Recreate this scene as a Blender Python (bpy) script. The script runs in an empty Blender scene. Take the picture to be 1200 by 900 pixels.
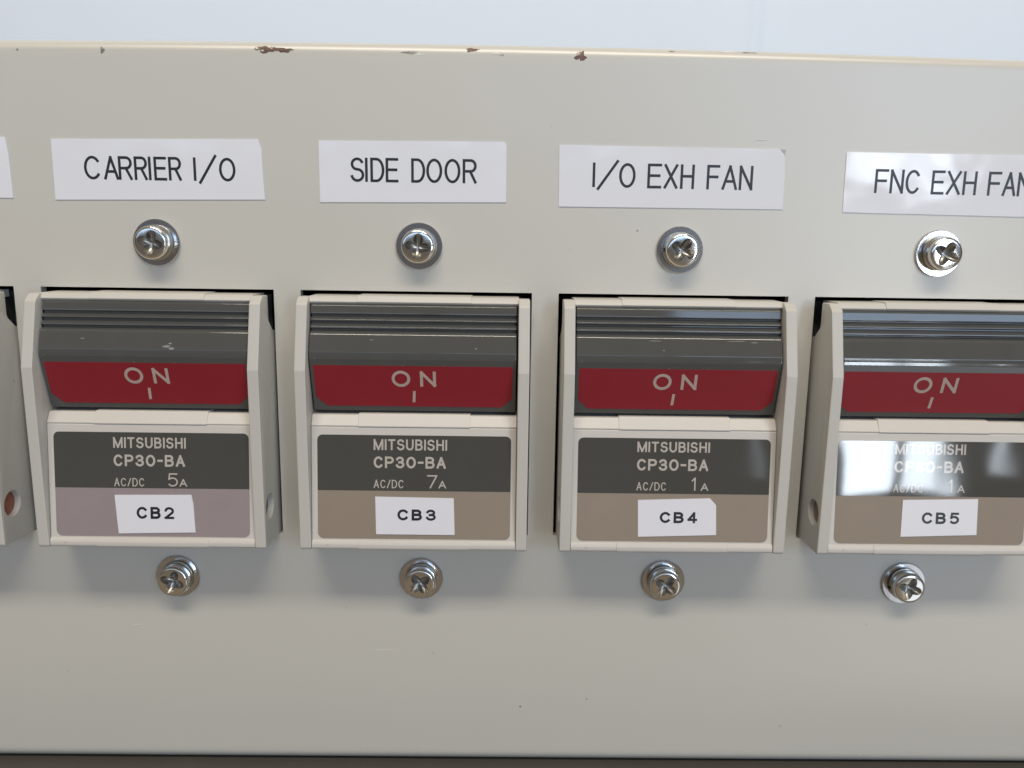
import bpy, bmesh, math, random
from mathutils import Matrix, Vector

sc = bpy.context.scene
COL = sc.collection
MM = 0.001
ZB = 81.06                      # height of the cutouts' top edge above the table, mm
random.seed(7)

# ------------------------------------------------------------------ camera
cam = bpy.data.cameras.new("camera")
cam.sensor_width = 36.0
cam.lens = 27.99
cam.clip_start = 0.005
cam.clip_end = 50.0
cam.dof.use_dof = True
cam.dof.focus_distance = 0.119
cam.dof.aperture_fstop = 24.0
camo = bpy.data.objects.new("camera", cam)
COL.objects.link(camo)
rot = Matrix(((0.9998690, -0.0121729, -0.0106654),
              (-0.0083413, 0.1771273, -0.9841526),
              (0.0138691, 0.9841127, 0.1770025)))
camo.matrix_world = Matrix.Translation((0.013675, -0.124146, 0.088999)) @ rot.to_4x4()
sc.camera = camo

# ------------------------------------------------------------------ room light, exposure
w = bpy.data.worlds.new("World")
sc.world = w
w.use_nodes = True
nt = w.node_tree
bg = nt.nodes["Background"]
tc = nt.nodes.new("ShaderNodeTexCoord")
sx = nt.nodes.new("ShaderNodeSeparateXYZ")
cr = nt.nodes.new("ShaderNodeValToRGB")
mp = nt.nodes.new("ShaderNodeMapRange")
mp.inputs["From Min"].default_value = -1.0
nt.links.new(tc.outputs["Generated"], sx.inputs[0])
nt.links.new(sx.outputs["Z"], mp.inputs["Value"])
nt.links.new(mp.outputs[0], cr.inputs[0])
nt.links.new(cr.outputs[0], bg.inputs["Color"])
bg.inputs["Strength"].default_value = 1.0
els = cr.color_ramp.elements
els[0].position = 0.30
els[0].color = (0.24, 0.185, 0.125, 1)
els[1].position = 0.80
els[1].color = (0.28, 0.23, 0.16, 1)
e = els.new(0.52)
e.color = (0.10, 0.09, 0.08, 1)

sc.view_settings.view_transform = 'Standard'
sc.view_settings.look = 'None'
sc.view_settings.exposure = 0.0
sc.view_settings.gamma = 1.0


def area(name, loc, target, sx_, sy_, power, color):
    l = bpy.data.lights.new(name, 'AREA')
    l.shape = 'RECTANGLE'
    l.size, l.size_y = sx_, sy_
    l.energy = power
    l.color = color
    o = bpy.data.objects.new(name, l)
    COL.objects.link(o)
    o.location = loc
    d = Vector(target) - Vector(loc)
    o.rotation_euler = d.to_track_quat('-Z', 'Y').to_euler()
    return o


# long tube lamp above and in front of the panel
area("tube_lamp", (0.03, -0.53, 0.90), (0.03, 0, 0.06), 0.8, 0.13, 7.4, (1.0, 0.905, 0.765))
# daylight window to the right, behind the camera: panes with a mullion and a transom between them, plus added fill
PANE = 14.0
DAY = (0.80, 0.90, 1.0)
SKY = (0.50, 0.71, 1.02)
for x0, x1, z0, z1, k, dc in ((0.700, 0.812, -0.135, 0.080, 1.45, DAY), (0.838, 0.912, -0.135, 0.080, 1.25, DAY),
                              (1.021, 1.042, -0.085, 0.080, 0.55, DAY), (0.520, 0.534, -0.10, 0.03, 0.13, DAY),  # last strip: added to put a faint streak on one rating label
                              (0.690, 0.812, 0.205, 0.30, 1.0, DAY), (0.838, 0.912, 0.205, 0.30, 1.0, DAY),
                              (-1.40, -0.16, 0.28, 0.54, 0.12, SKY), (-0.12, 0.34, 0.28, 0.54, 0.19, SKY), (0.38, 0.62, 0.31, 0.74, 0.28, SKY),  # leftmost panel: fill with no pane, added to brighten the upper left gloss
                              (0.66, 1.40, 0.31, 0.78, 0.33, SKY), (0.86, 1.45, -1.25, -0.45, 0.09, DAY)):
    A = (x1 - x0) * (z1 - z0)
    c = ((x0 + x1) / 2, -1.5, (z0 + z1) / 2)
    area("window_and_fill_light", c, (c[0], 0, c[2]), x1 - x0, z1 - z0, PANE * k * math.pi * A, dc)


# ------------------------------------------------------------------ materials
def mat(name, col, rough=0.4, metal=0.0, var=0.0, vscale=40.0, bump=0.0, bscale=900.0, bdetail=3.0,
        ior=1.5, coat=0.0, rvar=0.0, rscale=60.0, dirt=None):
    m = bpy.data.materials.new(name)
    m.use_nodes = True
    n = m.node_tree.nodes
    L = m.node_tree.links
    b = n["Principled BSDF"]
    b.inputs["Base Color"].default_value = (*col, 1)
    b.inputs["Roughness"].default_value = rough
    b.inputs["Metallic"].default_value = metal
    b.inputs["IOR"].default_value = ior
    b.inputs["Coat Weight"].default_value = coat
    b.inputs["Coat Roughness"].default_value = 0.06
    t = n.new("ShaderNodeTexCoord")
    last = None
    if var:
        no = n.new("ShaderNodeTexNoise")
        no.inputs["Scale"].default_value = vscale
        no.inputs["Detail"].default_value = 5
        L.new(t.outputs["Object"], no.inputs["Vector"])
        mx = n.new("ShaderNodeMix")
        mx.data_type = 'RGBA'
        mx.inputs[6].default_value = (*[c * (1 - var) for c in col], 1)
        mx.inputs[7].default_value = (*[min(1, c * (1 + var)) for c in col], 1)
        L.new(no.outputs["Fac"], mx.inputs[0])
        last = mx.outputs[2]
    if dirt:
        dcol, dscale, lo, hi, amt = dirt
        no = n.new("ShaderNodeTexNoise")
        no.inputs["Scale"].default_value = dscale
        no.inputs["Detail"].default_value = 4
        L.new(t.outputs["Object"], no.inputs["Vector"])
        mr = n.new("ShaderNodeMapRange")
        mr.inputs["From Min"].default_value = lo
        mr.inputs["From Max"].default_value = hi
        mr.inputs["To Max"].default_value = amt
        L.new(no.outputs["Fac"], mr.inputs["Value"])
        mx = n.new("ShaderNodeMix")
        mx.data_type = 'RGBA'
        if last is not None:
            L.new(last, mx.inputs[6])
        else:
            mx.inputs[6].default_value = (*col, 1)
        mx.inputs[7].default_value = (*dcol, 1)
        L.new(mr.outputs[0], mx.inputs[0])
        last = mx.outputs[2]
    if last is not None:
        L.new(last, b.inputs["Base Color"])
    if rvar:
        no = n.new("ShaderNodeTexNoise")
        no.inputs["Scale"].default_value = rscale
        no.inputs["Detail"].default_value = 6
        L.new(t.outputs["Object"], no.inputs["Vector"])
        mr = n.new("ShaderNodeMapRange")
        mr.inputs["From Min"].default_value = 0.3
        mr.inputs["From Max"].default_value = 0.7
        mr.inputs["To Min"].default_value = max(0.02, rough - rvar)
        mr.inputs["To Max"].default_value = rough + rvar
        L.new(no.outputs["Fac"], mr.inputs["Value"])
        L.new(mr.outputs[0], b.inputs["Roughness"])
    if bump:
        no = n.new("ShaderNodeTexNoise")
        no.inputs["Scale"].default_value = bscale
        no.inputs["Detail"].default_value = bdetail
        L.new(t.outputs["Object"], no.inputs["Vector"])
        bp = n.new("ShaderNodeBump")
        bp.inputs["Strength"].default_value = 1.0
        bp.inputs["Distance"].default_value = bump * MM
        L.new(no.outputs["Fac"], bp.inputs["Height"])
        L.new(bp.outputs[0], b.inputs["Normal"])
        if coat:
            L.new(bp.outputs[0], b.inputs["Coat Normal"])
    return m


M = {}
M['panel'] = mat("panel_paint", (0.590, 0.572, 0.520), 0.37, ior=1.88, var=0.03, vscale=30, bump=0.006, bscale=2200, bdetail=1.0,
                 dirt=((0.20, 0.18, 0.15), 620, 0.735, 0.77, 0.55))
M['housing'] = mat("cream_plastic", (0.54, 0.525, 0.49), 0.45, var=0.03, vscale=120, bump=0.012, bscale=2500,
                   dirt=((0.25, 0.21, 0.16), 480, 0.72, 0.76, 0.5))
M['cover'] = mat("cream_cover_plastic", (0.60, 0.57, 0.53), 0.45, var=0.03, vscale=120, bump=0.01, bscale=2500,
                 dirt=((0.25, 0.21, 0.16), 420, 0.73, 0.77, 0.5))
M['rocker'] = mat("charcoal_plastic", (0.078, 0.080, 0.078), 0.075, ior=1.58, var=0.1, vscale=200, bump=0.003, bscale=400, bdetail=1.0, rvar=0.025, rscale=300,
                  dirt=((0.30, 0.29, 0.27), 700, 0.72, 0.78, 0.4))
M['red'] = mat("red_print", (0.255, 0.011, 0.022), 0.42, var=0.12, vscale=90, bump=0.012, bscale=1800)
M['black'] = mat("dark_recess", (0.02, 0.02, 0.02), 0.6)
M['print'] = mat("grey_white_print", (0.50, 0.46, 0.42), 0.06, ior=1.65, var=0.06, vscale=900, bump=0.06, bscale=115, bdetail=0.0)
M['onprint'] = mat("worn_print", (0.45, 0.35, 0.31), 0.5, var=0.15, vscale=900)
M['platedark'] = mat("dark_label_film", (0.068, 0.068, 0.064), 0.05, var=0.08, vscale=120, bump=0.06, bscale=115, bdetail=0.0, ior=1.65)
M['platetaupe'] = mat("taupe_label_film", (0.28, 0.228, 0.18), 0.55, var=0.06, vscale=200, bump=0.012, bscale=2600)
M['platelilac'] = mat("lilac_label_film", (0.30, 0.25, 0.257), 0.55, var=0.06, vscale=200, bump=0.012, bscale=2600)
M['paper'] = mat("white_label_tape", (0.79, 0.81, 0.88), 0.09, var=0.02, vscale=60, bump=0.09, bscale=150, bdetail=1.0)
M['tag'] = mat("white_tag_tape", (0.76, 0.76, 0.82), 0.35, var=0.02, vscale=90, bump=0.02, bscale=200)
M['ink'] = mat("black_ink", (0.018, 0.019, 0.024), 0.35)
M['zinc'] = mat("zinc_steel", (0.60, 0.61, 0.64), 0.17, metal=1.0, var=0.10, vscale=500, bump=0.004, bscale=1600)
M['lock'] = mat("dull_spring_steel", (0.50, 0.46, 0.38), 0.3, metal=1.0, var=0.15, vscale=600, bump=0.02, bscale=1500)
M['nickel'] = mat("nickel_steel", (0.72, 0.71, 0.69), 0.15, metal=1.0, var=0.1, vscale=700, bump=0.006, bscale=1800)
M['recess'] = mat("darker_recess_metal", (0.36, 0.35, 0.33), 0.32, metal=1.0, var=0.3, vscale=900)  # darker, rougher metal for the inner faces of the cross recess
M['scuff'] = mat("rubbed_plastic", (0.24, 0.25, 0.24), 0.5, var=0.3, vscale=1500)
M['copper'] = mat("copper_rivet", (0.36, 0.13, 0.085), 0.5, metal=0.3, var=0.2, vscale=900)
M['brass'] = mat("brown_rivet", (0.20, 0.15, 0.10), 0.4, metal=0.5, var=0.2, vscale=900)
M['chip'] = mat("bare_rust", (0.14, 0.085, 0.07), 0.5, metal=0.3, var=0.7, vscale=1500, bump=0.1, bscale=2500)
M['chipbare'] = mat("bare_metal", (0.33, 0.31, 0.28), 0.35, metal=0.8, var=0.5, vscale=1500, bump=0.1, bscale=2500)
M['chipwhite'] = mat("primer_white", (0.78, 0.75, 0.70), 0.4, var=0.1, vscale=1500)
M['table'] = mat("dark_table", (0.066, 0.06, 0.052), 0.42, var=0.15, vscale=60)
M['wall'] = mat("day_tinted_wall", (0.80, 0.88, 0.99), 0.7, var=0.015, vscale=14, bump=0.1, bscale=60)  # the blue cast of daylight is put into the white wall's colour
M['body'] = mat("black_body", (0.03, 0.03, 0.03), 0.6)


# ------------------------------------------------------------------ mesh helpers (mm in, metres out; x right, h towards the viewer, z up)
def V(x, h, z):
    return Vector((x * MM, -h * MM, z * MM))


def link(name, bm, mats, parent=None, loc=None, smooth=True, angle=32):
    me = bpy.data.meshes.new(name)
    bmesh.ops.recalc_face_normals(bm, faces=bm.faces)
    bm.to_mesh(me)
    bm.free()
    if not isinstance(mats, (list, tuple)):
        mats = [mats]
    for m_ in mats:
        me.materials.append(m_)
    if smooth:
        me.polygons.foreach_set("use_smooth", [True] * len(me.polygons))
        me.set_sharp_from_angle(angle=math.radians(angle))
    o = bpy.data.objects.new(name, me)
    COL.objects.link(o)
    if parent is not None:
        o.parent = parent
    if loc is not None:
        o.location = loc
    return o


def share(name, me, parent):
    o = bpy.data.objects.new(name, me)
    COL.objects.link(o)
    o.parent = parent
    return o


def thing(name, label, cat, loc, group=None):
    o = bpy.data.objects.new(name, None)
    COL.objects.link(o)
    o.location = loc
    o.empty_display_size = 0.005
    tag(o, label, cat, group)
    return o


def tag(o, label, cat, group=None):
    o["label"] = label
    o["category"] = cat
    if group:
        o["group"] = group


def fillet(pts, seg=4, sup=True):
    """pts: (a, b, r) corners of a closed outline -> outline with rounded corners and support points."""
    out = []
    n = len(pts)
    for i in range(n):
        p = Vector(pts[i][:2])
        r = pts[i][2] if len(pts[i]) > 2 else 0
        if r <= 0:
            out.append(p)
            continue
        a = (Vector(pts[i - 1][:2]) - p)
        b = (Vector(pts[(i + 1) % n][:2]) - p)
        la, lb = a.length, b.length
        a.normalize()
        b.normalize()
        ang = a.angle(b)
        t = min(r / math.tan(ang / 2), la * 0.48, lb * 0.48)
        rr = t * math.tan(ang / 2)
        c = p + (a + b).normalized() * (rr / math.sin(ang / 2))
        s0 = p + a * t
        s1 = p + b * t
        v0, v1 = s0 - c, s1 - c
        tot = v0.angle(v1)
        sgn = 1 if v0.x * v1.y - v0.y * v1.x > 0 else -1
        for k in range(seg + 1):
            th = sgn * tot * k / seg
            out.append(c + Vector((v0.x * math.cos(th) - v0.y * math.sin(th), v0.x * math.sin(th) + v0.y * math.cos(th))))
    if not sup:
        return out
    res = []
    n = len(out)
    for i in range(n):
        p, q = out[i], out[(i + 1) % n]
        res.append(p)
        l = (q - p).length
        if l > 0.8:
            d = (q - p) / l
            res.append(p + d * 0.12)
            res.append(q - d * 0.12)
    return res


def inset(poly, e):
    n = len(poly)
    area2 = sum(poly[i].x * poly[(i + 1) % n].y - poly[(i + 1) % n].x * poly[i].y for i in range(n))
    s = 1 if area2 > 0 else -1
    out = []
    for i in range(n):
        a = (poly[i] - poly[i - 1])
        b = (poly[(i + 1) % n] - poly[i])
        a = a.normalized() if a.length > 1e-6 else b.normalized()
        b = b.normalized() if b.length > 1e-6 else a
        na = Vector((-a.y, a.x)) * s
        nb = Vector((-b.y, b.x)) * s
        m_ = na + nb
        if m_.length < 1e-6:
            m_ = na
        m_.normalize()
        k = min(1.6, 1 / max(0.3, m_.dot(na)))
        out.append(poly[i] + m_ * e * k)
    return out


def prism(bm, poly, x0, x1, bev=0.0, midx=0):
    """outline of (z, h) extruded along x, with bevelled ends."""
    if bev:
        xs = [(x0, bev), (x0 + bev * 0.3, bev * 0.3), (x0 + bev, 0), (x0 + bev * 1.5, 0), (x1 - bev * 1.5, 0), (x1 - bev, 0), (x1 - bev * 0.3, bev * 0.3), (x1, bev)]
    else:
        xs = [(x0, 0), (x1, 0)]
    rings = []
    for x, e in xs:
        pp = inset(poly, e) if e else poly
        rings.append([bm.verts.new(V(x, p.y, p.x)) for p in pp])
    n = len(poly)
    for r0, r1 in zip(rings, rings[1:]):
        for i in range(n):
            f = bm.faces.new((r0[i], r0[(i + 1) % n], r1[(i + 1) % n], r1[i]))
            f.material_index = midx
    for r in (rings[0][::-1], rings[-1]):
        f = bm.faces.new(r)
        f.material_index = midx
    return bm


def plate_poly(bm, pts, fr, n0, n1, midx=0):
    """outline in a plane frame fr(u, v, n) -> slab between n0 and n1."""
    a = [bm.verts.new(fr(u, v, n0)) for u, v in pts]
    b = [bm.verts.new(fr(u, v, n1)) for u, v in pts]
    n = len(pts)
    fs = [bm.faces.new(a[::-1]), bm.faces.new(b)]
    for i in range(n):
        fs.append(bm.faces.new((a[i], a[(i + 1) % n], b[(i + 1) % n], b[i])))
    for f in fs:
        f.material_index = midx


def arc(cx, cy, rx, ry, a0, a1, n=18):
    return [(cx + rx * math.cos(math.radians(a0 + (a1 - a0) * k / n)), cy + ry * math.sin(math.radians(a0 + (a1 - a0) * k / n))) for k in range(n + 1)]


STROKES = {   # drawn in a unit box
    'M': [[(0, 0), (0, 1), (.5, 0), (1, 1), (1, 0)]], 'T': [[(0, 1), (1, 1)], [(.5, 1), (.5, 0)]],
    'U': [[(0, 1), (0, .36)] + arc(.5, .36, .5, .36, 190, 350, 14) + [(1, .36), (1, 1)]],
    'B': [[(.5, .53), (0, .53), (0, 1), (.55, 1)] + arc(.55, .765, .37, .235, 80, -90, 9), [(0, .53), (0, 0), (.55, 0)] + arc(.58, .265, .42, .265, -80, 90, 9) + [(.3, .53)]],
    'P': [[(0, 0), (0, 1), (.55, 1)] + arc(.58, .735, .42, .265, 80, -90, 10) + [(0, .47)]],
    '3': [arc(.48, .755, .44, .245, 165, -80, 12) + [(.36, .51)], arc(.5, .265, .5, .265, 80, -165, 13)],
    '0': [arc(.5, .5, .5, .5, 90, 450, 30)], '-': [[(0, .5), (1, .5)]],
    '2': [arc(.49, .70, .48, .30, 170, -35, 13) + [(0, 0), (1, 0)]], '4': [[(1, .26), (0, .26), (.72, 1), (.72, 0)]],
    'C': [arc(.52, .5, .52, .5, 40, 320)], 'O': [arc(.5, .5, .5, .5, 90, 450, 30)],
    'A': [[(0, 0), (.5, 1), (1, 0)], [(.17, .33), (.83, .33)]],
    'R': [[(0, 0), (0, 1), (.6, 1)] + arc(.6, .75, .4, .25, 90, -90, 10) + [(0, .5)], [(.55, .5), (1, 0)]],
    'I': [[(.5, 0), (.5, 1)]], '/': [[(0, 0), (1, 1)]],
    'E': [[(1, 1), (0, 1), (0, 0), (1, 0)], [(0, .52), (.9, .52)]], 'F': [[(1, 1), (0, 1), (0, 0)], [(0, .52), (.88, .52)]],
    'S': [arc(.5, .76, .46, .24, 25, 180, 12) + arc(.5, .76, .46, .24, 190, 265, 6) + arc(.5, .26, .5, .26, 80, -20, 9) + arc(.5, .26, .5, .26, -30, -165, 12)],
    'D': [[(0, 0), (0, 1), (.42, 1)] + arc(.42, .5, .58, .5, 85, -85, 16) + [(.42, 0), (0, 0)]],
    'X': [[(0, 0), (1, 1)], [(0, 1), (1, 0)]], 'H': [[(0, 0), (0, 1)], [(1, 0), (1, 1)], [(0, .52), (1, .52)]],
    'N': [[(0, 0), (0, 1), (1, 0), (1, 1)]],
    '1': [[(0, .78), (.75, 1), (.75, 0)]], '7': [[(0, 1), (1, 1), (.3, 0)]],
    '5': [[(.92, 1), (.14, 1), (.06, .56)] + arc(.46, .33, .5, .33, 128, -140, 18)],
}


def strokes_bm(bm, ch, box, wd, fr, n, slant=0.0):
    u0, u1, v0, v1 = box
    h = wd / 2
    runs = []
    for st in STROKES[ch]:
        pts = [Vector((u0 + h + (x + slant * (y - .5)) * (u1 - u0 - wd), v0 + h + y * (v1 - v0 - wd))) for x, y in st]
        pts = [p for i, p in enumerate(pts) if i == 0 or (p - pts[i - 1]).length > 1e-3 * h]
        run = [pts[0]]
        for i in range(1, len(pts)):
            run.append(pts[i])
            if i < len(pts) - 1 and (pts[i] - pts[i - 1]).normalized().dot((pts[i + 1] - pts[i]).normalized()) < 0.4:
                runs.append(run)
                run = [pts[i]]
        runs.append(run)
    for k, pts in enumerate(runs):
        closed = (pts[0] - pts[-1]).length < 1e-4
        if closed:
            pts.pop()
        L, R_ = [], []
        m = len(pts)
        for i, p in enumerate(pts):
            a = (p - pts[i - 1]).normalized() if (i or closed) else (pts[1] - p).normalized()
            b = (pts[(i + 1) % m] - p).normalized() if (i < m - 1 or closed) else a
            t = a + b
            t = t.normalized() if t.length > 1e-5 else a
            nn = Vector((-t.y, t.x))
            sc_ = min(1.45, 1 / max(.2, nn.dot(Vector((-a.y, a.x)))))
            e = Vector((0, 0))
            if not closed and i == 0:
                e = -a * h * .9
            if not closed and i == m - 1:
                e = a * h * .9
            L.append(bm.verts.new(fr(*(p + nn * h * sc_ + e), n + 0.004 * k)))
            R_.append(bm.verts.new(fr(*(p - nn * h * sc_ + e), n + 0.004 * k)))
        for i in range(m if closed else m - 1):
            j = (i + 1) % m
            bm.faces.new((L[i], L[j], R_[j], R_[i]))


def lettering(name, items, fr, n, m_, parent):
    bm = bmesh.new()
    for it in items:
        strokes_bm(bm, it[0], it[1], it[3], fr, n)
    # front faces must look at the viewer
    o = link(name, bm, m_, parent, smooth=False)
    me = o.data
    bm = bmesh.new()
    bm.from_mesh(me)
    flip = [f for f in bm.faces if f.normal.y > 0]
    bmesh.ops.reverse_faces(bm, faces=flip)
    bm.to_mesh(me)
    bm.free()
    return o


# ------------------------------------------------------------------ setting: table and wall
bm = bmesh.new()
bmesh.ops.create_cube(bm, size=1.0, matrix=Matrix.Translation((0, 0.1075, -0.015)) @ Matrix.Diagonal((1.6, 0.265, 0.03, 1)))
bmesh.ops.bevel(bm, geom=bm.edges[:], offset=0.003, segments=3, affect='EDGES')
tb = link("tabletop", bm, M['table'])
tb["kind"] = "structure"

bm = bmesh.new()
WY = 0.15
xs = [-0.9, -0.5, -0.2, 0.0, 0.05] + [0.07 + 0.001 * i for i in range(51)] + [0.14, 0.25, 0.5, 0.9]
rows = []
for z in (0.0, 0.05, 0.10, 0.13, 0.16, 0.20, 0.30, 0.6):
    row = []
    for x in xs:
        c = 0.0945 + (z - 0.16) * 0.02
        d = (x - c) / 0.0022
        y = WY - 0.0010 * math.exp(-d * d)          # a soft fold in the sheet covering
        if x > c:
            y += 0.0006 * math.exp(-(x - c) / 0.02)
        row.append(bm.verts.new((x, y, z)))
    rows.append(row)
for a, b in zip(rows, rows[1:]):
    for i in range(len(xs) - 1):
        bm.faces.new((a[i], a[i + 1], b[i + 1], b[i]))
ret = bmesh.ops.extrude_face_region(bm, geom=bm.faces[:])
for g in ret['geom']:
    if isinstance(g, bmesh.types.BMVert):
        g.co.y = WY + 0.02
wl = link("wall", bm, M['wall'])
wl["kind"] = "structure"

# ------------------------------------------------------------------ the sheet metal panel
PITCH, HW, CH = 40.0, 17.93, 39.6     # breaker pitch, half width and height of a cutout
ZT, RB, TH = 36.55, 1.7, 1.6           # top edge, bend radius, sheet thickness
XL, XR = -135.0, 135.0
CX = [-80.0, -40.0, 0.0, 40.0, 80.0]


def P(x, h, z):                         # panel coordinates -> world
    return V(x, h, z + ZB)


def bow(x):                             # the top edge is very slightly bowed
    return -0.75 * ((x - 2) / 80.0) ** 2 if abs(x - 2) < 110 else -0.75 * (110 / 80.0) ** 2


bm = bmesh.new()
xs = {XL, XR}
for c in CX:
    xs |= {c - HW, c + HW}
for i in range(-13, 14):
    xs.add(i * 10.0)
xs = sorted(xs)
rib = 2.2                                # bend radius of the bottom edge
zs = [-ZB + 0.05 + rib, -ZB + rib + 0.8, -60.0, -CH, 0.0, 15.0, ZT - RB - 1.2, ZT - RB]
grid = {}
for i, x in enumerate(xs):
    for j, z in enumerate(zs):
        grid[i, j] = bm.verts.new(P(x, 0, z + (bow(x) if j >= 6 else 0)))


def in_hole(x, z):
    return -CH < z < 0 and any(abs(x - c) < HW for c in CX)


for i in range(len(xs) - 1):
    for j in range(len(zs) - 1):
        if not in_hole((xs[i] + xs[i + 1]) / 2, (zs[j] + zs[j + 1]) / 2):
            bm.faces.new((grid[i, j], grid[i + 1, j], grid[i + 1, j + 1], grid[i, j + 1]))
# bends: top and bottom, then the returns and a back so that the inside stays dark
for jj, sgn, R_, zc in ((len(zs) - 1, 1, RB, ZT - RB), (0, -1, rib, -ZB + 0.05 + rib)):
    prev = [grid[i, jj] for i in range(len(xs))]
    for k in range(1, 9):
        a = math.pi / 2 * k / 8
        cur = [bm.verts.new(P(x, -R_ + R_ * math.cos(a), zc + sgn * R_ * math.sin(a) + (bow(x) if sgn > 0 else 0))) for x in xs]
        for i in range(len(xs) - 1):
            bm.faces.new((prev[i], prev[i + 1], cur[i + 1], cur[i]))
        prev = cur
    for hh in (-R_ - 1.0, -62.0):
        cur = [bm.verts.new(P(x, hh, zc + sgn * R_ + (bow(x) if sgn > 0 else 0))) for x in xs]
        for i in range(len(xs) - 1):
            bm.faces.new((prev[i], prev[i + 1], cur[i + 1], cur[i]))
        prev = cur
    if sgn > 0:
        top_back = prev
    else:
        for i in range(len(xs) - 1):
            bm.faces.new((prev[i], prev[i + 1], top_back[i + 1], top_back[i]))
# side walls
for x in (XL, XR):
    a = [bm.verts.new(P(x, h, z)) for h, z in ((0, -ZB + 0.5), (0, ZT - 1), (-62, ZT - 1), (-62, -ZB + 0.5))]
    bm.faces.new(a)
# sheet thickness inside the cutouts
for c in CX:
    q = [(c - HW, -CH), (c + HW, -CH), (c + HW, 0), (c - HW, 0)]
    f = [bm.verts.new(P(x, 0, z)) for x, z in q]
    b = [bm.verts.new(P(x, -TH, z)) for x, z in q]
    for i in range(4):
        bm.faces.new((f[i], f[(i + 1) % 4], b[(i + 1) % 4], b[i]))
panel = link("sheet_metal_panel", bm, M['panel'], angle=30)
tag(panel, "pale grey painted sheet metal panel with chipped top edge, holding the row of breakers", "panel")


def bend_point(x, s, lift):
    """point on the top bend; s = mm along the surface up from the start of the bend (negative: on the flat front)."""
    z0 = ZT - RB + bow(x)
    if s <= 0:
        return P(x, lift, z0 + s)
    a = min(s / RB, math.pi / 2)
    return P(x, -RB + (RB + lift) * math.cos(a), z0 + (RB + lift) * math.sin(a))


def chip(x, s, wx, ws, mname, seed, part=panel):
    """an irregular flake of missing paint on the bend, with a slightly raised rim"""
    rnd = random.Random(seed)
    N = 34
    ph = [rnd.uniform(0, 6.28) for _ in range(5)]
    outl = []
    for k in range(N):
        a = 2 * math.pi * k / N
        r = 1 + 0.22 * math.sin(3 * a + ph[0]) + 0.16 * math.sin(5 * a + ph[1]) + 0.12 * math.sin(9 * a + ph[2]) + rnd.uniform(-.1, .1)
        outl.append((x + wx / 2 * r * math.cos(a), s + ws / 2 * r * math.sin(a)))
    b = bmesh.new()
    rings = []
    for fac, lift in ((1.0, -0.01), (0.97, 0.035), (0.72, 0.02), (0.4, 0.03)):
        rings.append([b.verts.new(bend_point(x + (u - x) * fac, s + (v - s) * fac, lift + (rnd.uniform(-.012, .012) if fac < .9 else 0))) for u, v in outl])
    for r0, r1 in zip(rings, rings[1:]):
        for i in range(N):
            b.faces.new((r0[i], r0[(i + 1) % N], r1[(i + 1) % N], r1[i]))
    b.faces.new(rings[-1])
    return link("paint_chip", b, M[mname], part)


for args in ((-21.6, 0.35, 3.4, 0.9, 'chip', 1), (-19.2, 0.25, 2.4, 0.6, 'chip', 2), (-20.9, 0.62, .8, .3, 'chipbare', 21), (-22.3, 0.2, .5, .3, 'chipwhite', 22), (-23.1, 0.55, 0.9, 0.6, 'chipbare', 3),
             (-45.8, 0.05, 0.55, 0.9, 'chipbare', 4), (-58.2, 0.1, 0.3, 0.35, 'chipbare', 5),
             (-0.6, 0.15, 2.1, 0.42, 'chipbare', 6), (0.6, -0.05, 1.4, 0.4, 'chipwhite', 7),
             (8.4, 0.75, 1.7, 0.6, 'chip', 8), (12.2, 0.30, 1.5, 0.38, 'chipwhite', 9), (12.7, 0.1, 0.8, 0.35, 'chipbare', 19),
             (24.5, 0.10, 1.5, 1.3, 'chip', 10), (24.2, 0.45, 0.8, 0.5, 'chipbare', 11),
             (46.5, 1.55, 2.6, 0.3, 'chipwhite', 12), (49.5, 1.5, 2.0, 0.26, 'chipbare', 13), (38.0, 1.3, 0.8, 0.2, 'chipbare', 14)):
    chip(*args)

# specks and hairlines in the paint of the front face (s is measured down from the bend)
for args in ((4.31, -59.8, 0.3, 0.3, 'chip', 31), (41.9, -39.4, 0.35, 0.3, 'chipbare', 32), (33.9, -25.0, 0.22, 0.25, 'chipbare', 33),
             (28.5, -103.6, 0.3, 0.25, 'chipbare', 34), (17.2, -105.2, 0.28, 0.25, 'chip', 35), (47.3, -14.7, 3.2, 0.10, 'chipbare', 36),
             (-63.3, -5.6, 0.3, 0.25, 'chipbare', 37), (52.0, -11.2, 1.6, 0.07, 'chipwhite', 38), (-6.0, -95.0, 2.6, 0.06, 'chipwhite', 39),
             (-47.0, -90.5, 1.5, 0.07, 'chipwhite', 40), (66.6, -13.5, 0.5, 0.5, 'chipbare', 41)):
    chip(*args)



# ------------------------------------------------------------------ breakers (local frame: x centre, h from the panel face, z from the cutout's top edge)
BW = 17.42            # half width of a housing
IW = 15.72            # half distance between the inner faces of the cheeks
cheek = fillet([(-0.75, 1.7, .2), (-0.72, 4.3, .5), (-1.7, 5.55, .7), (-11.4, 7.95, .5), (-39.35, 7.75, .45), (-39.5, -2.5, .1),
                (-6.6, -2.5, .1), (-6.2, -0.3, .8), (-4.6, 1.7, 1.0)], seg=4)
PS = 1.65 / 17.6      # slope of the cover
S5 = math.hypot(1.65, 17.6)


def ph(z):            # h of the cover plane at z
    return 5.55 + (-20.4 - z) * PS


def plate_fr(u, v, n):   # frame on the sloping cover: v = z
    return V(u, ph(v) + n * 17.6 / S5, v + n * 1.65 / S5)


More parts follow.
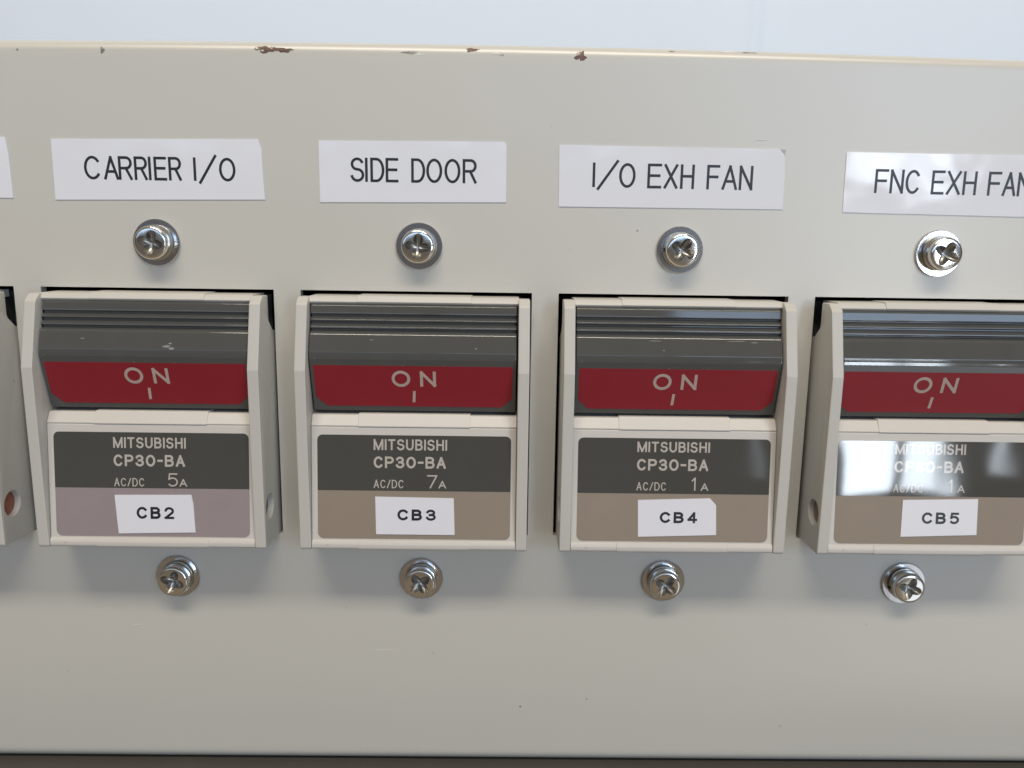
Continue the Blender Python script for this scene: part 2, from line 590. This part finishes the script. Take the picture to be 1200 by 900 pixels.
def cut_cheek(s):
    """one cheek plate with the round countersunk rivet recess in its outer face"""
    bm = bmesh.new()
    prism(bm, cheek, min(s * BW, s * IW), max(s * BW, s * IW), 0.16)
    o = link("cheek", bm, M['housing'])
    bm = bmesh.new()
    for r0, r1, d, x in ((2.0, 2.0, 2.0, BW + 0.15), (1.95, 2.35, 0.5, BW + 0.1)):
        bmesh.ops.create_cone(bm, cap_ends=True, segments=32, radius1=(r0 if s > 0 else r1) * MM, radius2=(r1 if s > 0 else r0) * MM, depth=d * MM,
                              matrix=Matrix.Translation(V(s * x, 4.95, -33.3)) @ Matrix.Rotation(math.pi / 2, 4, 'Y'))
        if d == 2.0:
            c = link("cutter", bm, M['housing'], smooth=False)
            bm = bmesh.new()
        else:
            c2 = link("cutter", bm, M['housing'], smooth=False)
    for k in (c, c2):
        md = o.modifiers.new("b", 'BOOLEAN')
        md.object = k
        md.operation = 'DIFFERENCE'
        md.solver = 'EXACT'
    dg = bpy.context.evaluated_depsgraph_get()
    me = bpy.data.meshes.new_from_object(o.evaluated_get(dg))
    for k in (o, c, c2):
        bpy.data.objects.remove(k)
    return me


def build_housing():
    bm = bmesh.new()
    for s in (-1, 1):
        bm.from_mesh(cut_cheek(s))
    # top rail between the cheeks, with the wider middle clip standing proud
    rail = fillet([(-0.62, -2, 0), (-0.62, 3.6, .35), (-1.42, 4.25, .12), (-1.75, 3.9, .1), (-1.75, -2, 0)], seg=3)
    prism(bm, rail, -IW - 0.05, IW + 0.05)
    rail2 = fillet([(-0.47, -1, 0), (-0.47, 3.72, .3), (-1.45, 4.40, .12), (-1.6, 3.7, .05), (-1.6, -1, 0)], seg=3)
    prism(bm, rail2, -8.6, 8.6, 0.06)
    return link("housing", bm, M['housing'])


def build_body():
    bm = bmesh.new()
    body = [Vector(p) for p in ((-0.9, -3.2), (-39.2, -3.2), (-39.2, -52), (-0.9, -52))]
    prism(bm, body, -16.6, 16.6)
    well = [Vector(p) for p in ((-1.9, 0.4), (-19.5, 0.4), (-19.5, -3.1), (-1.9, -3.1))]
    prism(bm, well, -15.6, 15.6)
    return link("breaker_body", bm, M['body'])


def build_cover():
    bm = bmesh.new()
    z1, z2, z3 = -18.62, -20.28, -37.95
    o = [(z1, 0.5, 0), (z1, 4.62, .22), (-20.2, 5.62, .12), (z2 - .02, ph(z2) - 0.14, 0), (z2 - .16, ph(z2 - .16), .05),
         (z3 + .06, ph(z3 + .06), 0), (z3 - .02, ph(z3) + 0.2, .08), (-38.45, 7.56, .45), (-39.3, 7.60, .5), (-39.42, -2, 0), (-22, -2, 0)]
    prism(bm, fillet(o, seg=3), -IW + 0.08, IW - 0.08)
    # middle clip: its front edges stand a little proud of the rails
    o = [(-18.42, 0.9, 0), (-18.42, 4.70, .22), (-20.25, 5.74, .12), (-20.32, 5.5, 0), (-20.32, 0.9, 0)]
    prism(bm, fillet(o, seg=3), -8.55, 8.55, 0.06)
    o = [(-37.86, 5, 0), (-37.86, ph(-37.9) + .26, .08), (-38.45, 7.66, .45), (-39.36, 7.70, .5), (-39.5, 5, 0)]
    prism(bm, fillet(o, seg=3), -8.55, 8.55, 0.06)
    return link("front_cover", bm, M['cover'])


RW = 15.46
rk = [(-1.40, 0.8, 0), (-1.42, 3.6, .25), (-1.95, 4.335, .3), (-3.20, 4.62, .14), (-3.33, 4.12, .08), (-3.62, 4.22, .1),
      (-3.98, 4.86, .16), (-4.20, 4.92, .1), (-4.33, 4.42, .08), (-4.66, 4.52, .1), (-5.02, 5.18, .14), (-5.28, 5.24, .1), (-5.42, 4.72, .08),
      (-5.68, 4.82, .1), (-5.98, 5.60, .75), (-8.70, 6.49, .5), (-9.25, 6.55, .6), (-9.75, 6.565, .4), (-17.95, 4.28, .3), (-18.25, 3.6, .2), (-18.25, 0.8, 0)]
RS = (6.565 - 4.28) / (17.95 - 9.75)     # red face falls away downwards
RSL = math.hypot(1, RS)


def rh(z):
    return 6.565 - (-9.75 - z) * RS


def red_fr(u, v, n):
    return V(u, rh(v) + n / RSL, v - n * RS / RSL)


def build_rocker():
    bm = bmesh.new()
    prism(bm, fillet(rk, seg=5), -RW, RW, 0.14)
    return link("rocker", bm, M['rocker'])


def face_fr(u, v, n):    # the smooth upper face of the rocker
    k = (6.49 - 5.60) / (8.70 - 5.98)
    q = math.hypot(1, k)
    return V(u, 5.60 + (-5.98 - v) * k + n / q, v + n * k / q)


def scuff(marks, parent, seed):
    """pale rubbed marks on a rocker: (u, v, width, height)"""
    rnd = random.Random(seed)
    bm = bmesh.new()
    for u, v, a, b in marks:
        N = 16
        pts = []
        for k in range(N):
            t = 2 * math.pi * k / N
            r = 1 + rnd.uniform(-.35, .3)
            pts.append((u + a / 2 * r * math.cos(t), v + b / 2 * r * math.sin(t)))
        plate_poly(bm, pts, face_fr, -0.02, 0.012)
    return link("scuff", bm, M['scuff'], parent, smooth=False)


def rounded_rect(x0, x1, z0, z1, radii, seg=4):
    pts = fillet([(x0, z0, radii[0]), (x1, z0, radii[1]), (x1, z1, radii[2]), (x0, z1, radii[3])], seg=seg, sup=False)
    return [(p.x, p.y) for p in pts]


def build_red():
    bm = bmesh.new()
    pts = [(-14.95, -10.72), (14.95, -10.72), (14.95, -15.75), (13.35, -17.25), (-13.35, -17.25), (-14.95, -15.75)]
    pts = fillet([(a, b, .15) for a, b in pts], seg=2, sup=False)
    plate_poly(bm, [(p.x, p.y) for p in pts], red_fr, -0.05, 0.035)
    return link("red_band", bm, M['red'])


def build_rating(lower):
    bm = bmesh.new()
    LB, LS, LT = -37.62, -30.12, -21.55
    up = rounded_rect(-14.75, 14.85, LS, LT, (0, 0, .8, .8))
    lo = rounded_rect(-14.75, 14.85, LB, LS - 0.02, (.9, .9, 0, 0))
    plate_poly(bm, up, plate_fr, -0.05, 0.06, 0)
    plate_poly(bm, lo, plate_fr, -0.05, 0.056, 1)
    return link("rating_label", bm, [M['platedark'], lower])


def rivet_mesh():
    bm = bmesh.new()
    r = 1.25
    prof = [(0.0, 0.45), (0.5, 0.4), (1.0, 0.25), (1.6, 0.12), (1.9, 0.05), (1.95, -0.1)]
    rings = []
    for rr, t in prof[1:]:
        rings.append([bm.verts.new(Vector((t * MM, rr * MM * math.cos(2 * math.pi * k / 20), rr * MM * math.sin(2 * math.pi * k / 20)))) for k in range(20)])
    for r0, r1 in zip(rings, rings[1:]):
        for k in range(20):
            bm.faces.new((r0[k], r0[(k + 1) % 20], r1[(k + 1) % 20], r1[k]))
    bm.faces.new(rings[0])
    return bm


housing0 = build_housing()
body0 = build_body()
cover0 = build_cover()
rocker0 = build_rocker()
red0 = build_red()
riv_c = link("rivet", rivet_mesh(), M['copper'])
riv_b = link("rivet", rivet_mesh(), M['brass'])
ME = {k: o.data for k, o in (('housing', housing0), ('body', body0), ('cover', cover0), ('rocker', rocker0), ('red', red0), ('rc', riv_c), ('rb', riv_b))}
for o in (housing0, body0, cover0, rocker0, red0, riv_c, riv_b):
    bpy.data.objects.remove(o)

specs = [
    # cx, dx, label, tag text, amps, tag outline, tag text box, maker box, on box, lilac
    (-80.0, 0.15, "leftmost breaker, cut off by the picture edge, only its side and copper rivet showing", None, "5", None, None, (-6.0, 5.1, -23.92, -22.2), (-3.3, 3.3), False),
    (-40.0, 0.05, "grey and cream breaker tagged CB2, rated 5 A, under the CARRIER I/O label", "CB2", "5",
     ((-5.7, -31.2), (6.0, -31.07), (6.3, -32.6), (6.54, -36.91), (-5.22, -37.17)), (-2.4, 3.34, -34.85, -32.99), (-5.73, 5.27, -23.97, -22.3), (-3.31, 3.32), True),
    (0.0, 0.1, "grey and cream breaker tagged CB3, rated 7 A, under the SIDE DOOR label", "CB3", "7",
     ((-5.92, -31.04), (6.14, -31.17), (6.31, -36.9), (-5.79, -36.89)), (-2.51, 3.40, -34.69, -32.96), (-6.16, 5.04, -23.85, -22.15), (-3.29, 3.38), False),
    (40.0, 0.0, "grey and cream breaker tagged CB4, rated 1 A, under the I/O EXH FAN label", "CB4", "1",
     ((-5.39, -31.13), (5.74, -30.75), (6.71, -31.8), (6.87, -36.49), (-5.24, -36.88)), (-1.95, 3.86, -34.67, -32.93), (-5.67, 5.47, -23.7, -22.08), (-3.70, 2.95), False),
    (80.0, 0.0, "grey and cream breaker tagged CB5, window glare on its rating label", "CB5", "1",
     ((-4.34, -30.69), (7.34, -30.43), (7.42, -36.07), (-4.42, -36.46)), (-1.26, 4.60, -34.38, -32.57), (-5.9, 5.0, -23.6, -21.95), (-4.05, 2.6), False),
]
for n, (cx, dx, label, tagtext, amp, tago, tagbox, mk, on, lilac) in enumerate(specs):
    root = thing("circuit_breaker", label, "circuit breaker", P(cx + dx, 0, 0), "circuit breakers set in a row in the panel")
    share("housing", ME['housing'], root)
    share("breaker_body", ME['body'], root)
    share("front_cover", ME['cover'], root)
    for s in (-1, 1):
        r = share("rivet", ME['rc' if n == 0 else 'rb'], root)
        r.location = V(s * (BW - 0.86), 4.95, -33.3)
        if s < 0:
            r.rotation_euler = (0, 0, math.pi)
    rc = share("rocker", ME['rocker'], root)
    rd = share("red_band", ME['red'], rc)
    if n == 1:
        scuff([(3.5, -8.2, 1.3, .35), (4.2, -8.5, .8, .3), (4.0, -7.8, .5, .22), (-9.0, -7.2, .5, .12)], rc, 3)
    if n == 3:
        scuff([(8.6, -6.45, 2.6, .09), (11.2, -6.62, 1.2, .12), (-3.6, -6.55, 1.7, .10), (-2.4, -7.9, .3, .12)], rc, 5)
    if n == 2:
        scuff([(-6.2, -6.9, .7, .1), (9.4, -8.0, .4, .14)], rc, 8)
    o0, o1 = on
    lettering("lettering", [("O", (o0, o0 + 2.8, -14.05, -11.45), 'stroke', 0.45), ("N", (o1 - 2.4, o1, -14.0, -11.5), 'stroke', 0.45)],
              red_fr, 0.05, M['onprint'], rc)
    bm = bmesh.new()
    um = (o0 + o1) / 2
    plate_poly(bm, [(um - .32, -16.55), (um + .1, -16.55), (um + .22, -14.72), (um - .2, -14.72)], red_fr, 0.03, 0.05)
    link("switch_mark", bm, M['onprint'], rc, smooth=False)
    rl = build_rating(M['platelilac'] if lilac else M['platetaupe'])
    rl.parent = root
    a, b, z0, z1 = mk
    dz = z1 + 22.15
    ds = a + 6.16
    ax = 2.0 if amp != "1" else 2.35
    wds = []

    def line(txt, u0, u1, v0, v1, wd, gap, wide=None):
        """a line of even stroke letters from u0 to u1"""
        rel = {'I': wd / (v1 - v0) * .9, 'M': 1.02, '-': .5, '/': .55, '1': .5, 'B': .78, 'P': .76, 'S': .78, '3': .74, '0': .82, 'T': .78}
        ws = [rel.get(ch, .8) for ch in txt]
        k = (u1 - u0) / (sum(ws) + gap * (len(txt) - 1))
        u = u0
        for ch, w_ in zip(txt, ws):
            wds.append((ch, (u, u + w_ * k, v0, v1), 'stroke', wd))
            u += (w_ + gap) * k

    line("MITSUBISHI", a, b, z0, z1, 0.27, .17)
    line("CP30-BA", a, b - 0.15, -26.62 + dz, -24.82 + dz, 0.33, .16)
    line("AC/DC", a, a + 4.6, -29.72 + dz, -28.42 + dz, 0.16, .18)
    wds.append((amp, (ax + ds, ax + ds + (1.6 if amp != "1" else 0.75), -29.68 + dz, -27.62 + dz), 'stroke', 0.22))
    wds.append(("A", (3.78 + ds, 4.95 + ds, -29.68 + dz, -28.5 + dz), 'stroke', 0.19))
    lettering("lettering", wds, plate_fr, 0.07, M['print'], rl)
    if tagtext:
        bm = bmesh.new()
        plate_poly(bm, list(tago)[::-1], plate_fr, 0.05, 0.16)
        st = link("id_sticker", bm, M['tag'], root, smooth=False)
        u0, u1, v0, v1 = tagbox
        wch = (u1 - u0)
        lettering("lettering", [(tagtext[0], (u0, u0 + wch * .29, v0, v1), 'stroke', 0.38), (tagtext[1], (u0 + wch * .37, u0 + wch * .64, v0, v1), 'stroke', 0.40),
                                (tagtext[2], (u0 + wch * .74, u1, v0, v1), 'stroke', 0.36)], plate_fr, 0.17, M['ink'], st)


# ------------------------------------------------------------------ name labels on the panel
def pfr(u, v, n):
    return P(u, n, v)


def name_label(outline, label, words, curl=None):
    bm = bmesh.new()
    plate_poly(bm, outline, pfr, 0.01, 0.12)
    if curl:
        (ua, va), (ub, vb), (ut, vt) = curl           # a loose corner, bent off the panel
        f_ = [bm.verts.new(pfr(ua, va, 0.12)), bm.verts.new(pfr(ut, vt, 0.48)), bm.verts.new(pfr(ub, vb, 0.12))]
        b_ = [bm.verts.new(v.co + Vector((0, 0.1 * MM, 0))) for v in f_]
        bm.faces.new(f_)
        bm.faces.new(b_[::-1])
        for i in range(3):
            bm.faces.new((f_[i], f_[(i + 1) % 3], b_[(i + 1) % 3], b_[i]))
    o = link("name_label", bm, M['paper'], smooth=False)
    tag(o, label, "label", "name labels stuck above the breakers")
    if words:
        lettering("lettering", words, pfr, 0.135, M['ink'], o)
    return o


def caps(spec, x0, mm, z0, z1, dz=0.0):
    """letters drawn with a narrow round pen: spec lists (letter, start, end) along the line"""
    out = []
    for ch, p, q in spec:
        u, v = x0 + p * mm, x0 + q * mm
        if ch == 'I':
            u, v = u - .17, u + .17
        m = (p + q) / 2 * mm * dz
        ex = 0.42 if ch == '/' else 0.0
        out.append((ch, (u, v, z0 - ex + m, z1 + ex + m), 'stroke', 0.40))
    return out


name_label([(-90.0, 13.35), (-60.75, 13.27), (-60.85, 19.5), (-61.15, 22.16), (-90.0, 22.2)],
           "white label cut off by the left picture edge, no writing visible", None)
name_label([(-54.4, 13.11), (-22.81, 13.56), (-22.98, 17.5), (-23.05, 20.9), (-23.55, 22.37), (-54.35, 21.98)],
           "white label reading CARRIER I/O in narrow black capitals",
           caps([('C', 0, 68), ('A', 80, 142), ('R', 141, 198), ('R', 206, 260), ('I', 270, 270), ('E', 287, 340), ('R', 347, 400), ('I', 455, 455),
            ('/', 470, 547), ('O', 555, 623)], -49.75, 0.03642, 16.15, 19.62))
name_label([(-14.48, 13.31), (13.72, 13.68), (13.72, 17.5), (13.68, 22.0), (13.35, 22.52), (-14.47, 22.33)],
           "white label reading SIDE DOOR in narrow black capitals",
           caps([('S', 0, 57), ('I', 66, 66), ('D', 82, 140), ('E', 145, 198), ('D', 250, 308), ('O', 312, 378), ('O', 387, 453), ('R', 462, 520)],
                -9.8, 0.03661, 16.38, 19.95))
name_label([(21.74, 13.18), (55.95, 13.23), (55.9, 18.0), (55.72, 21.2), (54.9, 22.06), (21.62, 22.23)],
           "white label reading I/O EXH FAN with a bent top right corner",
           caps([('I', 3, 3), ('/', 16, 105), ('O', 107, 175), ('E', 224, 283), ('X', 292, 350), ('H', 360, 418), ('F', 469, 523), ('A', 532, 597), ('N', 603, 660)],
                26.85, 0.03675, 16.12, 19.76, -0.006), curl=((55.72, 21.2), (54.9, 22.06), (55.75, 22.0)))
name_label([(65.19, 12.93), (95.4, 12.6), (95.2, 21.7), (65.06, 21.82)],
           "white label reading FNC EXH FAN, cut off by the right picture edge",
           caps([('F', 0, 64), ('N', 72, 137), ('C', 145, 214), ('E', 268, 330), ('X', 340, 407), ('H', 417, 482), ('F', 535, 598), ('A', 605, 670), ('N', 676, 740)],
                69.7, 0.03235, 15.85, 19.42, -0.008))


# ------------------------------------------------------------------ screws
def lathe(bm, prof, seg=40):
    """prof: (radius, h) from the outside rim to the axis or open"""
    rings = []
    for r, h in prof:
        rings.append([bm.verts.new(V(r * math.cos(2 * math.pi * k / seg), h, r * math.sin(2 * math.pi * k / seg))) for k in range(seg)])
    for r0, r1 in zip(rings, rings[1:]):
        for k in range(seg):
            bm.faces.new((r0[k], r0[(k + 1) % seg], r1[(k + 1) % seg], r1[k]))
    return rings


def build_washer():
    bm = bmesh.new()
    rg = lathe(bm, [(1.6, 0.0), (3.5, 0.0), (3.56, 0.08), (3.55, 0.42), (3.47, 0.5), (2.6, 0.5), (1.6, 0.5), (1.6, 0.0)], 56)
    bmesh.ops.remove_doubles(bm, verts=bm.verts, dist=1e-7)
    return link("washer", bm, M['zinc'])


def build_lock():
    bm = bmesh.new()
    seg = 44
    prev = None
    first = None
    for k in range(seg + 1):
        a = math.radians(12 + 346 * k / seg)
        rise = 0.16 * k / seg
        ring = [bm.verts.new(V(r * math.cos(a), h + rise, r * math.sin(a))) for r, h in ((1.6, .5), (2.62, .5), (2.68, .6), (2.68, 1.0), (2.62, 1.08), (1.6, 1.08))]
        if prev:
            for i in range(6):
                bm.faces.new((prev[i], prev[(i + 1) % 6], ring[(i + 1) % 6], ring[i]))
        else:
            first = ring
        prev = ring
    bm.faces.new(first[::-1])
    bm.faces.new(prev)
    return link("lock_washer", bm, M['lock'])


def build_head():
    bm = bmesh.new()
    seg = 64
    prof = [(1.4, 1.2), (2.45, 1.2), (2.52, 1.28), (2.54, 1.9), (2.52, 2.3), (2.46, 2.52), (2.34, 2.66), (2.2, 2.72), (2.02, 2.75)]
    rings = lathe(bm, prof, seg)
    # cross recess: the rim of the hole follows a four lobed outline
    def lobes(a, r0, r1):
        c = abs(math.cos(2 * a)) ** 1.5
        return r0 + (r1 - r0) * c
    last = rings[-1]
    for r0, r1, h in ((1.02, 1.94, 2.76), (0.95, 1.87, 2.68), (0.72, 1.45, 2.05), (0.45, 0.75, 1.70)):
        cur = []
        for k in range(seg):
            a = 2 * math.pi * k / seg
            r = lobes(a, r0, r1)
            cur.append(bm.verts.new(V(r * math.cos(a), h, r * math.sin(a))))
        for k in range(seg):
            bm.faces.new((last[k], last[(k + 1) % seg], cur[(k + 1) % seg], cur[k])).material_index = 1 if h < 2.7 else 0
        last = cur
    c = bm.verts.new(V(0, 1.5, 0))
    for k in range(seg):
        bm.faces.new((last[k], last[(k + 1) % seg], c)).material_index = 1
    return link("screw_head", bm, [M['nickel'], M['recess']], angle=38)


wz, lk, hd = build_washer(), build_lock(), build_head()
mw, ml, mh = wz.data, lk.data, hd.data
for o in (wz, lk, hd):
    bpy.data.objects.remove(o)
names = ["CARRIER I/O", "SIDE DOOR", "I/O EXH FAN", "FNC EXH FAN"]
rots = {(0, 1): 0.25, (1, 1): 0.12, (2, 1): 0.55, (3, 1): 0.5, (0, -1): 0.35, (1, -1): 0.9, (2, -1): 0.6, (3, -1): 0.3}
for i, cx in enumerate(CX[1:]):
    for s, z in ((1, 6.92), (-1, -47.13)):
        lab = ("cross recess screw with washers between the %s label and its breaker" % names[i]) if s > 0 else \
              ("cross recess screw with washers in the shadow below the breaker tagged CB%d" % (i + 2))
        root = thing("screw", lab, "screw", P(cx + 0.5, 0, z), "screws above and below the breakers")
        share("washer", mw, root)
        l_ = share("lock_washer", ml, root)
        l_.rotation_euler = (0, random.uniform(0, 6), 0)
        h_ = share("screw_head", mh, root)
        h_.rotation_euler = (0, rots[i, s], 0)
